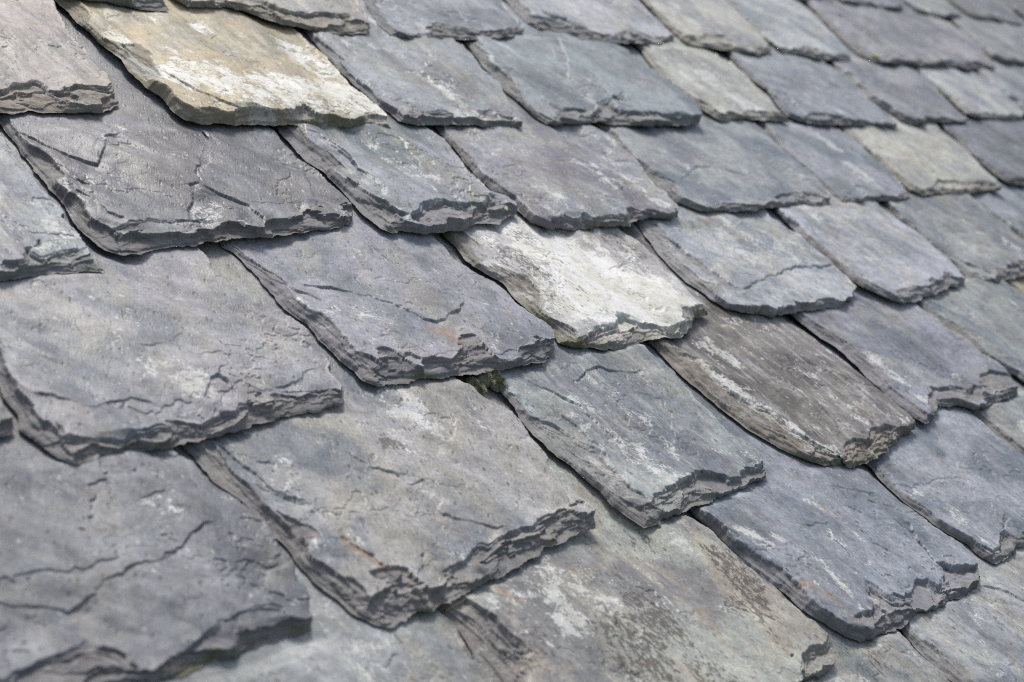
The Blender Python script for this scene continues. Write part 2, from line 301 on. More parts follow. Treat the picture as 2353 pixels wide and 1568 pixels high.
slate(4, 'grey', 'grey slate at the right edge beside the small knobbly pale slate', [(2180,105),(2243,165),(2296,214),(2334,240),(2360,262),(2395,284)], [(2405,286),(2520,285)], [(2525,280),(2390,155),(2330,110)], lz=.6)
# ---- course B
slate(3, 'grey', 'grey slate at the left edge with jagged dark foot, left of the broad chipped slate', [(-420,340),(-160,655)], [(-150,665),(0,648),(75,638),(150,631),(238,619)], [(246,608),(246,606),(225,588),(203,558),(180,531),(150,490),(150,484),(113,443),(83,401),(49,360),(19,319),(0,300),(-40,260)], T=16, wb=12,
  steps=[([(0,612),(40,605),(75,570),(90,592),(122,585),(130,575),(195,568),(203,590),(232,588)],4,25)], grain=-.1)
slate(3, 'deep', 'broad dark grey slate with a triangular chip and flaky lower edge, below the tan slate', [(-30,255),(8,300),(30,330),(64,375),(94,413),(124,450),(150,484),(161,507),(188,537),(210,559),(240,578),(263,586)], [(280,591),(289,591),(375,576),(450,567),(476,561),(525,554),(638,546),(750,531),(803,521)], [(814,500),(818,491),(814,473),(792,443),(754,409),(728,379),(687,356),(664,330),(634,300),(570,240)], T=19, wl=15, wb=26, lz=0, grain=.55,
  steps=[([(20,292),(64,304),(113,338),(161,356),(225,379),(229,364),(240,338),(246,318),(270,305)],2.2,16),([(433,502),(439,450),(446,424),(500,447),(563,469),(627,522)],2.6,40),([(225,531),(293,521),(338,510),(394,503),(469,499),(536,508)],3.2,14),([(60,345),(143,379),(180,409),(225,431)],1.8,15),([(150,420),(214,465),(244,491),(289,521)],2.4,12),([(735,482),(713,431),(702,386),(720,378)],1.0,40),([(620,508),(660,500),(690,505)],1.6,10),([(630,522),(700,512),(760,505),(815,497)],4,14),([(390,545),(440,530),(520,538),(600,528)],2,10),([(250,340),(270,325),(300,335),(320,355)],1,14)],
  stains=[('p',.5,10,[(268,285)]),('p',.45,14,[(310,335)]),('p',.25,30,[(390,350)]),('r',.4,14,[(155,360)]),('r',.35,10,[(445,418)])])
slate(3, 'grey', 'narrow grey slate with craggy dark left side and purple foot, holding a tiny leaf', [(590,250),(634,300),(653,323),(679,349),(705,375),(735,394),(758,416),(780,439),(799,461),(818,484),(844,506),(870,529),(890,538)], [(900,540),(923,535),(968,542),(1020,540),(1073,531),(1092,521),(1140,518),(1167,503),(1185,491)], [(1197,478),(1185,458),(1159,443),(1133,437),(1110,409),(1080,379),(1054,345),(1028,315),(1005,298),(950,250)], T=22, wl=24, wb=14, lz=0, grain=.25,
  steps=[([(949,510),(949,495),(968,473),(1009,469),(1054,467),(1103,469),(1118,455),(1133,444)],8,40),([(700,300),(735,312),(792,356),(829,394),(863,416),(882,439),(880,455)],3.2,18),([(740,370),(792,424),(848,454),(897,476),(945,499)],4.2,18),([(905,305),(960,370),(1010,420),(1070,475)],1.2,30),([(1130,440),(1080,395),(1020,330)],.8,20)],
  stains=[('p',.45,14,[(850,448),(900,475)]),('p',.35,30,[(900,360),(1000,430)])])
slate(3, 'purple', 'purple mottled slate with a pale diagonal band along its right side', [(985,262),(1015,297),(1045,330),(1075,368),(1105,402),(1140,435),(1175,455),(1197,478),(1223,503),(1238,514)], [(1261,529),(1298,531),(1354,527),(1411,525),(1450,523),(1456,512),(1470,506),(1486,505),(1542,508),(1555,502)], [(1565,489),(1561,486),(1557,469),(1535,439),(1516,424),(1497,405),(1471,371),(1441,341),(1411,319),(1392,304),(1366,289),(1310,235)], T=16, wl=8, wb=8, lz=.75, grain=.2,
  steps=[([(1250,520),(1276,506),(1321,503),(1373,501),(1420,497),(1456,491)],5,20),([(1452,500),(1461,487),(1490,480),(1540,498)],4,14),([(1489,473),(1463,450),(1426,405),(1403,364),(1373,315)],1.2,60)],
  stains=[('d',.55,22,[(1265,345)]),('p',.55,22,[(1390,320),(1440,400),(1510,470)]),('p',.4,30,[(1200,340)]),('p',.35,30,[(1080,320),(1150,340)]),('p',.35,60,[(1250,460),(1350,480)])])
slate(3, 'blue', 'broad smooth light slate with scalloped lumps along its lower edge', [(1325,245),(1369,289),(1396,319),(1422,345),(1456,375),(1482,401),(1516,434),(1553,466),(1594,486)], [(1609,488),(1658,488),(1714,488),(1771,480),(1808,476),(1846,471),(1868,480),(1895,478),(1907,472)], [(1913,456),(1910,454),(1902,439),(1876,405),(1846,379),(1820,356),(1790,330),(1763,300),(1748,289),(1690,240)], T=15, wl=14, wb=8, lz=.1,
  steps=[([(1560,420),(1600,380),(1660,382),(1720,405),(1790,450)],1.0,50),([(1780,455),(1800,440),(1825,440),(1835,455)],3.6,12),([(1835,450),(1850,440),(1880,445),(1905,455)],3.6,14),([(1470,380),(1520,405),(1570,430)],2.5,12)], stains=[('r',.4,20,[(1650,430)])])
slate(3, 'blue', 'lavender slate with a rounded flake scar near its foot, left of the tan grey slate', [(1705,245),(1756,289),(1790,330),(1820,360),(1853,390),(1883,416),(1913,443),(1930,466)], [(1940,474),(1958,476),(2003,465),(2056,463),(2090,457)], [(2096,448),(2095,446),(2078,424),(2048,390),(2018,364),(1992,338),(1951,308),(1925,293),(1860,235)], T=14, wl=7, wb=9, lz=.7, steps=[([(1960,440),(1975,425),(2000,440),(2010,455)],2,12),([(1925,462),(1945,455),(1970,468)],3,10)])
slate(3, 'cream', 'tan grey rough slate with a broken lower ledge, between two smooth lavender slates', [(1880,248),(1940,300),(1970,323),(1996,349),(2026,379),(2056,405),(2093,435),(2112,448)], [(2120,452),(2165,446),(2202,448),(2240,443),(2296,438)], [(2305,432),(2305,430),(2285,409),(2258,383),(2229,349),(2199,323),(2168,300),(2100,240)], T=15, wl=8, wb=12, lz=.4, steps=[([(2110,440),(2145,425),(2160,412),(2220,415),(2290,425)],4,20)])
slate(3, 'deep', 'grey slate with a rounded brown lower corner, cut by the right edge', [(2110,250),(2161,293),(2199,323),(2229,353),(2262,383),(2296,409),(2315,422)], [(2322,426),(2353,426),(2470,415)], [(2480,412),(2420,340),(2370,290),(2320,235)], T=15, wl=11, lz=.15)
# ---- course C
slate(2, 'grey', 'scrap of grey slate showing at the left edge beside the broad smooth slate', [(-560,700),(-215,1050)], [(-200,1060),(-80,1025),(0,1004),(23,997),(36,986)], [(39,974),(30,948),(15,929),(0,910),(-60,840)])
slate(2, 'grey', 'broad smooth grey slate on the left with a triangular scar near its lower edge', [(-230,640),(-120,765),(-55,838),(0,895),(15,925),(34,951),(45,989),(75,1015),(105,1034),(131,1053),(160,1070)], [(168,1074),(180,1076),(240,1066),(319,1046),(375,1034),(450,1018),(544,995),(638,966),(713,948),(769,940),(790,930)], [(795,918),(795,884),(773,850),(765,820),(735,786),(717,760),(683,734),(638,706),(590,690),(560,665),(530,640),(503,615),(480,585),(430,530)], T=17, wl=12, wb=10, lz=.05, grain=.6, wav=1.2,
  steps=[([(469,920),(473,891),(495,865),(525,891),(548,929)],2.6,22),([(60,912),(75,914),(131,918),(169,936),(210,940),(244,929),(300,914),(375,940)],1.3,24),([(80,1018),(94,1012),(150,1004),(225,1008),(281,1012),(300,998),(356,985),(450,982),(500,960),(533,948),(585,921),(640,945),(700,935)],4.5,22),([(600,910),(611,903),(675,888),(728,895)],1.4,14),([(620,884),(683,876),(705,850),(732,843)],1.4,14),([(300,790),(350,800),(400,785),(430,760)],.8,16)],
  stains=[('r',.55,16,[(600,770)]),('p',.22,60,[(240,680)]),('r',.3,30,[(400,610)]),('d',.35,22,[(250,690)]),('r',.4,5,[(297,820),(300,824)])])
slate(2, 'grey', 'thick grey slate crossed by a long crack, with a rusty red patch', [(470,530),(507,571),(533,584),(555,606),(585,633),(615,670),(634,696),(675,730),(705,753),(732,783),(765,820),(795,846),(833,880),(850,888)], [(866,892),(885,891),(912,888),(960,876),(1020,871),(1073,865),(1129,858),(1186,845),(1253,835),(1272,822)], [(1279,785),(1279,779),(1276,756),(1257,738),(1227,719),(1193,693),(1167,663),(1140,640),(1110,625),(1080,606),(1054,588),(1028,554),(960,490)], T=23, wl=15, wb=24, lz=0, grain=.35, lift=.002,
  steps=[([(690,636),(735,642),(773,648),(810,655),(848,666),(885,681),(912,687),(945,708),(975,723),(1002,728),(1024,724),(1035,715),(1054,708),(1062,693)],2.2,26),([(600,612),(619,625),(657,640),(694,659),(732,678),(756,688)],3.2,7),([(545,560),(563,565),(619,603),(645,621)],2.4,12),([(770,755),(788,768),(818,803),(848,831),(885,850),(915,854),(953,852)],3.6,16),([(915,838),(919,824),(945,809),(972,822),(985,845)],2,14),([(978,828),(983,822),(1020,816),(1058,803),(1095,800),(1150,806),(1200,795)],1.4,10),([(800,560),(815,580),(835,600),(862,615)],.7,14),([(1010,668),(1045,665),(1085,680),(1130,700)],.6,14)],
  stains=[('r',1.1,15,[(1005,752),(1040,768)]),('r',.8,8,[(700,592)]),('p',.6,16,[(830,570)]),('d',.3,25,[(880,575)]),('p',.3,60,[(760,700),(850,720)]),('p',.45,14,[(1120,790),(1150,795)]),('r',.35,20,[(1130,740),(1170,710)])])
slate(2, 'white', 'lichen whitened slate with dark blotches and a broken lower corner, brightest of the roof', [(985,505),(1028,550),(1047,569),(1062,591),(1092,614),(1129,636),(1156,651),(1178,681),(1208,708),(1234,730),(1264,753),(1275,780)], [(1281,792),(1313,801),(1351,801),(1411,809),(1448,801),(1486,790),(1523,779),(1561,779),(1580,768),(1590,742),(1598,735),(1618,726)], [(1636,712),(1636,708),(1613,693),(1583,666),(1557,633),(1534,610),(1516,588),(1471,546),(1441,531),(1380,470)], T=22, wl=18, wb=10, lz=.1, lift=.002,
  steps=[([(1325,785),(1336,775),(1369,753),(1411,741),(1420,715),(1437,716),(1471,730),(1523,745),(1580,738)],7.5,32),([(1070,560),(1105,600),(1140,625),(1180,655),(1220,690),(1260,720)],3,14)],
  stains=[('p',.8,90,[(1330,600),(1460,680)]),('p',.6,60,[(1350,700),(1540,700)]),('d',1.0,40,[(1195,590),(1235,625)]),('d',.8,32,[(1210,545)]),('d',.9,30,[(1430,552),(1470,575)]),('d',.7,24,[(1320,560)]),('d',.75,20,[(1190,640),(1300,705)]),('d',.6,26,[(1430,600)]),('d',.6,18,[(1330,660)]),('d',.4,14,[(1560,640),(1620,700)]),('d',.5,14,[(1380,545),(1440,530)])])
slate(2, 'pale', 'pale slate with a step crack across its lower half, right of the lichen whitened slate', [(1415,465),(1460,513),(1482,543),(1516,591),(1542,618),(1576,651),(1613,674),(1636,693),(1666,711),(1695,721)], [(1703,721),(1741,724),(1774,734),(1808,726),(1838,719),(1876,717),(1921,711),(1952,700)], [(1964,678),(1962,674),(1971,659),(1955,636),(1913,599),(1879,569),(1846,539),(1816,524),(1782,498),(1740,450)], T=18, wl=18, wb=9, lz=.05, grain=.15,
  steps=[([(1703,672),(1748,644),(1801,621),(1846,606),(1887,610),(1915,602)],2.6,45),([(1500,520),(1560,560),(1610,600),(1660,640),(1705,672)],3.5,15),([(1540,525),(1600,527),(1680,520),(1720,500)],-1.2,30)],
  stains=[('r',.55,14,[(1870,608)]),('r',.3,30,[(1620,500)]),('p',.4,60,[(1700,560),(1800,560)])])
slate(2, 'pale', 'light streaky slate over a deep dark gap, two right of the white slate', [(1740,445),(1782,490),(1808,516),(1846,554),(1883,584),(1921,614),(1958,648),(1996,670),(2048,693),(2066,698)], [(2073,700),(2108,694),(2153,674),(2183,663),(2214,654)], [(2223,646),(2223,644),(2206,618),(2176,588),(2146,561),(2108,531),(2071,505),(2048,488),(1980,430)], T=18, wl=9, wb=10, lz=0, lift=.004, grain=.1, steps=[([(2140,660),(2165,635),(2200,655),(2220,650)],4,16),([(1900,510),(1990,545),(2080,560),(2140,580)],1.0,30)])
slate(2, 'grey', 'streaked grey slate with a brown stain down its middle, next to the right edge', [(2000,435),(2052,484),(2071,506),(2090,520),(2127,558),(2165,588),(2202,614),(2225,636),(2245,652)], [(2255,657),(2296,649),(2353,636),(2430,614)], [(2440,608),(2400,590),(2353,552),(2310,515),(2270,488),(2230,450)], T=16, wl=12, wb=12, lz=.4, grain=.1, stains=[('r',.5,35,[(2240,520),(2290,570)]),('d',.3,30,[(2250,530)])], steps=[([(2080,500),(2150,560),(2240,610),(2290,630)],3,20),([(2300,625),(2330,605),(2380,610)],3.5,12)])
slate(2, 'blue', 'plain bluish slate cut off by the right edge, above the brown streaked grey slate', [(2170,400),(2221,450),(2259,480),(2296,510),(2334,540),(2385,586)], [(2400,600),(2560,560)], [(2565,552),(2440,430),(2380,380)], lz=.2)
# ---- course D
slate(1, 'deep', 'large dark blurred slate with a scooped hollow, in the bottom left corner', [(-800,1000),(-540,1320),(-210,1760)], [(-200,1780),(-60,1700),(120,1640),(263,1590),(340,1575),(431,1550),(488,1528),(544,1513),(600,1487),(675,1464),(718,1448)], [(722,1434),(722,1430),(713,1411),(717,1378),(709,1355),(675,1303),(645,1258),(615,1220),(585,1190),(548,1160),(506,1126),(473,1096),(450,1063),(413,1033),(340,960)], T=15, wb=9, wav=1.25, grain=.5,
  steps=[([(-60,1590),(0,1558),(113,1505),(210,1464),(270,1483),(319,1524),(330,1550)],5,60),([(-60,1360),(0,1370),(49,1385),(188,1389),(218,1370),(240,1344),(300,1314),(375,1280),(443,1239),(488,1216)],1.8,40),([(390,1530),(405,1517),(450,1475),(525,1434),(608,1396),(660,1412)],3.4,24),([(300,1165),(340,1150),(390,1140)],1,20),([(400,1378),(430,1395),(480,1392)],1,14)],
  stains=[('r',.3,60,[(200,1130),(260,1200)]),('p',.45,7,[(121,1098)])])
slate(1, 'mottle', 'large slate with an orange lined flake and thick craggy lower edge, at bottom centre', [(350,965),(413,1029),(435,1048),(461,1081),(495,1115),(544,1149),(582,1183),(619,1224),(660,1273),(694,1310),(732,1351),(769,1385),(807,1415),(844,1434)], [(860,1441),(904,1445),(945,1419),(979,1408),(1013,1393),(1065,1366),(1110,1344),(1148,1325),(1223,1288),(1261,1265),(1336,1231),(1372,1216)], [(1381,1196),(1381,1194),(1373,1168),(1336,1134),(1298,1104),(1268,1066),(1261,1044),(1242,1015),(1204,963),(1159,925),(1110,899),(1073,876),(1010,810)], T=21, wl=14, wb=20, lz=0, grain=.45, lift=.002,
  steps=[([(780,1012),(803,1029),(833,1051),(859,1068),(900,1078),(945,1104),(972,1096),(994,1115),(1013,1141),(1020,1175),(1054,1184),(1103,1194),(1148,1205),(1175,1202)],1.6,40),([(700,1155),(735,1171),(769,1220),(810,1250),(855,1276),(897,1306),(930,1333),(960,1338),(968,1299),(977,1239)],2.4,16),([(480,1010),(518,1018),(563,1044),(600,1078),(657,1123),(720,1149)],3.4,14),([(1020,1310),(1047,1291),(1073,1269),(1110,1235),(1167,1222),(1219,1201),(1261,1183),(1313,1171)],5,26),([(1313,1171),(1287,1115),(1261,1044)],2.6,30),([(735,1316),(800,1352),(860,1375),(920,1395),(980,1385)],4.5,20)],
  stains=[('d',1.1,22,[(915,1012)]),('p',.35,50,[(930,950),(1010,990)]),('r',1.3,6,[(775,1226),(810,1253),(855,1279),(885,1300)]),('r',.6,8,[(1105,1070)]),('r',.6,8,[(790,1048)]),('r',.5,8,[(1200,1085)]),('p',.45,24,[(1190,940)]),('d',.25,10,[(1205,1085)]),('r',.4,30,[(960,1160)])])
slate(1, 'ribbed', 'slate with deep ridged grooves down its left half and a purple broken foot', [(1065,815),(1100,855),(1140,891),(1159,914),(1186,951),(1208,985),(1234,1012),(1261,1036),(1298,1066),(1336,1100),(1373,1130),(1403,1164),(1441,1194),(1465,1212)], [(1478,1218),(1508,1209),(1519,1198),(1576,1179),(1621,1160),(1681,1134),(1733,1111),(1762,1098)], [(1771,1082),(1771,1078),(1767,1066),(1741,1033),(1711,1003),(1681,989),(1621,929),(1576,884),(1553,854),(1508,813),(1440,750)], T=21, wl=18, wb=12, lz=0, grain=.12, lift=.002,
  steps=[([(1120,878),(1144,892),(1186,914),(1223,940),(1279,963),(1321,989),(1366,1015),(1396,1028),(1422,1066),(1448,1104),(1486,1145)],4,24),([(1200,855),(1216,865),(1261,884),(1321,910),(1351,940),(1392,974),(1433,1008),(1440,1040)],2.2,22),([(1280,925),(1300,945),(1340,975),(1380,1010),(1415,1050)],1.6,12),([(1325,880),(1332,865),(1351,846),(1373,841),(1430,848),(1478,850)],1.8,12),([(1470,1160),(1490,1149),(1516,1126),(1550,1108),(1580,1096),(1587,1081),(1618,1075),(1666,1085),(1688,1096),(1711,1078),(1748,1055),(1762,1050)],8,36),([(1500,895),(1520,910),(1530,935),(1520,945)],.6,12),([(1560,1010),(1590,1015),(1610,1035),(1600,1050)],.6,14)],
  stains=[('d',.6,22,[(1300,1010),(1370,1070),(1420,1120)]),('p',.6,16,[(1390,1060),(1420,1100)]),('r',.5,30,[(1320,990),(1400,1080)]),('p',.45,30,[(1350,940),(1500,1080)]),('p',.35,14,[(1430,920),(1560,1040)]),('r',.7,6,[(1218,892)]),('r',.6,7,[(1525,1095)])])
slate(1, 'brown', 'brown black lichened slate with a pale ridge along its left side, on the right', [(1440,735),(1497,794),(1527,828),(1561,861),(1594,891),(1632,921),(1666,951),(1703,981),(1741,1004),(1790,1034),(1808,1042),(1846,1059),(1885,1073)], [(1893,1074),(1940,1070),(1947,1079),(1970,1072),(1996,1070),(2007,1055),(2033,1044),(2048,1029),(2067,1006),(2105,984)], [(2112,976),(2112,974),(2090,951),(2056,921),(2018,888),(1977,854),(1940,820),(1895,786),(1857,753),(1823,734),(1760,680)], T=23, wl=22, wb=12, lz=.05, grain=.05, lift=.002,
  steps=[([(1560,790),(1613,816),(1681,888),(1733,918),(1790,955),(1846,996),(1915,1035)],4.5,18),([(1942,1060),(1940,1020),(1955,1005),(1992,1008),(2003,981),(2033,974),(2078,981),(2108,972)],8,30),([(1640,745),(1760,830),(1880,920),(1990,1000)],-1.5,30)],
  stains=[('p',.75,15,[(1615,820),(1680,880),(1760,940),(1850,1000),(1920,1035)]),('p',.35,16,[(1860,860),(1990,960)]),('p',.45,14,[(2060,970),(2105,975)]),('d',.2,50,[(1750,830),(1850,930)]),('p',.3,26,[(1700,745),(1830,750)])])
slate(1, 'grey', 'grey slate with rounded scallops flaked from its lower edge, right of the brown black slate', [(1760,665),(1819,726),(1853,756),(1883,779),(1921,801),(1943,820),(1973,850),(2003,880),(2033,906),(2063,936),(2101,963),(2118,972)], [(2125,976),(2133,973),(2147,955),(2157,936),(2202,936),(2243,946),(2277,933),(2307,921),(2340,912)], [(2345,892),(2337,886),(2330,865),(2296,835),(2258,809),(2221,775),(2183,753),(2146,723),(2116,704),(2050,650)], T=16, wl=15, wb=8, lz=.05, grain=.1,
  steps=[([(2140,960),(2136,915),(2139,893),(2185,885),(2225,900)],4,26),([(2215,910),(2235,890),(2260,885),(2272,905)],4,16),([(2252,880),(2255,862),(2275,850),(2310,855),(2330,865)],3.6,26),([(1850,735),(1900,765),(1960,790),(2030,820)],.9,20),([(1830,745),(1880,775),(1935,795),(1960,815)],2.5,16)],
  stains=[('r',.6,12,[(1985,770)]),('r',.6,26,[(2200,870),(2215,885)]),('r',.5,14,[(2140,820)])])
slate(1, 'grey', 'grey slate cut by the right edge above a wide dark gap, below the streaked slates', [(2055,655),(2108,704),(2146,734),(2183,760),(2221,790),(2258,816),(2296,843),(2334,865),(2353,880),(2415,920)], [(2430,925),(2600,850)], [(2605,842),(2500,785),(2400,705),(2353,674),(2300,640),(2240,590)], T=16, wl=14, lz=.1, steps=[([(2130,720),(2170,745),(2220,775),(2290,830)],2.5,14)], stains=[('r',.5,24,[(2340,850)])])
slate(1, 'tan', 'small tan corner of slate peeping in at the right edge', [(2250,592),(2305,640),(2353,676),(2420,730),(2612,865)], [(2620,870),(2800,820)], [(2805,812),(2600,640),(2520,570)], lz=.7)
# ---- course E
slate(0, 'mottle', 'pale blurred slate at the bottom edge between the dark corner slate and speckled slate', [(150,1480),(640,2120)], [(650,2140),(900,2020),(1310,1800)], [(1320,1775),(1230,1665),(1141,1561),(1126,1531),(1095,1498),(1073,1456),(1054,1423),(1017,1400),(950,1320)], T=15, wl=10, wav=1.2,
  stains=[('p',.4,30,[(830,1540)]),('r',.5,12,[(945,1558)]),('p',.3,40,[(780,1430)])])
slate(0, 'lichen', 'big speckled slate with dark brown lichen patches, at the bottom right of centre', [(955,1330),(1020,1400),(1052,1428),(1072,1460),(1094,1500),(1126,1536),(1141,1568),(1200,1650),(1320,1800)], [(1340,1838),(1600,1700),(1760,1618),(1846,1572),(1894,1548),(1917,1535)], [(1925,1509),(1925,1505),(1921,1479),(1895,1453),(1861,1423),(1838,1396),(1797,1359),(1748,1325),(1703,1288),(1658,1243),(1621,1209),(1583,1183),(1500,1110)], T=18, wl=24, wb=10, lz=.6, grain=.15,
  steps=[([(1040,1362),(1069,1378),(1110,1408),(1148,1438),(1186,1471),(1212,1501),(1206,1530),(1225,1590)],6,30),([(1846,1565),(1846,1539),(1849,1509),(1879,1483),(1910,1464)],7,40)],
  stains=[('d',1.0,34,[(1450,1350),(1500,1400)]),('d',.85,34,[(1400,1450),(1460,1530)]),('d',1.0,26,[(1660,1290),(1720,1350)]),('d',.9,26,[(1700,1390),(1760,1410)]),('d',.75,50,[(1560,1480),(1640,1560)]),('d',.6,16,[(1190,1410),(1230,1470),(1260,1540)]),('r',.6,24,[(1630,1410)]),('r',.8,9,[(1150,1360),(1175,1375)]),('p',.5,44,[(1330,1330),(1250,1420)]),('p',.5,30,[(1570,1260)]),('d',.55,20,[(1470,1230),(1520,1260)]),('r',.4,40,[(1350,1300)])])
slate(0, 'blue', 'blue grey slate with white and rusty streaks and a jagged splintered foot', [(1520,1115),(1579,1175),(1621,1213),(1658,1250),(1696,1288),(1733,1318),(1771,1348),(1801,1370),(1831,1396),(1861,1419),(1902,1445),(1940,1464),(1965,1476)], [(1975,1479),(1996,1472),(2033,1460),(2071,1445),(2116,1408),(2146,1404),(2176,1381),(2198,1380),(2232,1359),(2252,1338)], [(2258,1322),(2257,1318),(2251,1288),(2232,1265),(2202,1243),(2161,1213),(2108,1175),(2063,1141),(2026,1108),(1996,1081),(1973,1070),(1900,1010)], T=19, wl=10, wb=10, lz=0, grain=.1,
  steps=[([(1985,1330),(2000,1336),(2041,1359),(2086,1370),(2090,1352),(2105,1340),(2108,1321),(2138,1325),(2165,1344),(2172,1314),(2160,1298),(2153,1291),(2221,1299),(2252,1299)],6.5,34),([(1955,1430),(1962,1426),(1988,1400),(2015,1396),(2037,1419),(2060,1415)],3.6,18),([(1900,1112),(1921,1119),(1970,1130),(2022,1145)],.9,12),([(1940,1162),(1962,1168),(2003,1190),(2056,1194),(2078,1213),(2110,1230)],.9,14),([(1840,1205),(1853,1201),(1906,1201),(1943,1220)],1,14),([(1995,1240),(2050,1262),(2090,1285)],.8,14)],
  stains=[('p',.75,6,[(1770,1235),(1830,1275),(1880,1300),(1930,1350),(1985,1410)]),('p',.5,8,[(1780,1260),(1840,1300)]),('p',.55,7,[(1840,1140),(1900,1170),(1940,1190)]),('r',.9,7,[(1900,1165),(1935,1188)]),('r',.7,12,[(1835,1340),(1880,1370)]),('r',.7,10,[(1890,1370),(1960,1420)]),('r',.7,7,[(1935,1345)]),('d',.5,8,[(1838,1205)]),('p',.8,5,[(2000,1380),(2050,1370)]),('p',.6,16,[(1690,1210),(1740,1250)])])
slate(0, 'blue', 'smooth purple grey slate with a pointed splinter at its foot, on the right edge', [(1935,1015),(1996,1070),(2026,1104),(2063,1141),(2108,1175),(2146,1205),(2183,1228),(2221,1250),(2240,1269),(2268,1290)], [(2277,1297),(2288,1299),(2318,1280),(2353,1258),(2480,1185)], [(2500,1165),(2400,1080),(2353,1038),(2303,1004),(2240,950),(2180,900)], T=16, wl=8, wb=9, lz=.2, steps=[([(2235,1265),(2245,1255),(2280,1262),(2300,1245)],4,20),([(2300,1260),(2303,1212),(2330,1230),(2352,1255)],3.6,24),([(2150,985),(2190,1050),(2230,1130),(2260,1190)],1.0,30)], stains=[('p',.5,20,[(2265,1250)])])
slate(0, 'grey', 'corner of a smooth grey slate at the right edge beyond a thin dark joint', [(2175,895),(2236,944),(2303,1004),(2353,1038),(2440,1110),(2530,1178)], [(2540,1190),(2750,1060)], [(2755,1050),(2560,880),(2480,810)], lz=.85, stains=[('r',.5,8,[(2278,930),(2290,945)])])
# ---- course F
slate(-1, 'mottle', 'dusty brown grey slate peeping out under the splintered slate at the bottom right', [(1400,1440),(1480,1540),(1880,1930)], [(1900,1960),(2420,1765)], [(2430,1750),(2300,1660),(2183,1568),(2146,1531),(2108,1494),(2071,1450),(2000,1385)], T=15, grain=.1, stains=[('d',.7,30,[(1920,1470),(2000,1520)]),('r',.5,30,[(1960,1480)])])
slate(-1, 'mottle', 'speckled grey slate with a fine crack, in the bottom right corner', [(2000,1380),(2067,1448),(2084,1470),(2106,1496),(2146,1533),(2181,1563),(2206,1585),(2430,1750)], [(2450,1762),(2900,1480)], [(2905,1470),(2600,1220),(2500,1140)], T=17, wl=18, lz=.05, grain=.15, steps=[([(2240,1345),(2255,1351),(2300,1358),(2330,1368),(2380,1395)],1.8,30),([(2100,1440),(2140,1470),(2168,1500),(2195,1545),(2260,1610)],3.4,14),([(2330,1495),(2360,1510),(2380,1530)],.8,14)], stains=[('d',.5,40,[(2300,1420),(2350,1450)]),('p',.4,20,[(2280,1540)])])


TB = 0.0086                                   # mean bedding thickness
# course reference lines
VC = {}
for c in sorted({s['c'] for s in SL}):
    vs = []
    for s in SL:
        if s['c'] == c:
            q = unproj(s['B'], 2 * TB, 0); vs.append(q[:, 1].mean())
    VC[c] = float(np.median(vs))
cs = sorted(VC)
def expo(c):
    if c + 1 in VC: return VC[c + 1] - VC[c]
    return VC[c] - VC[c - 1]

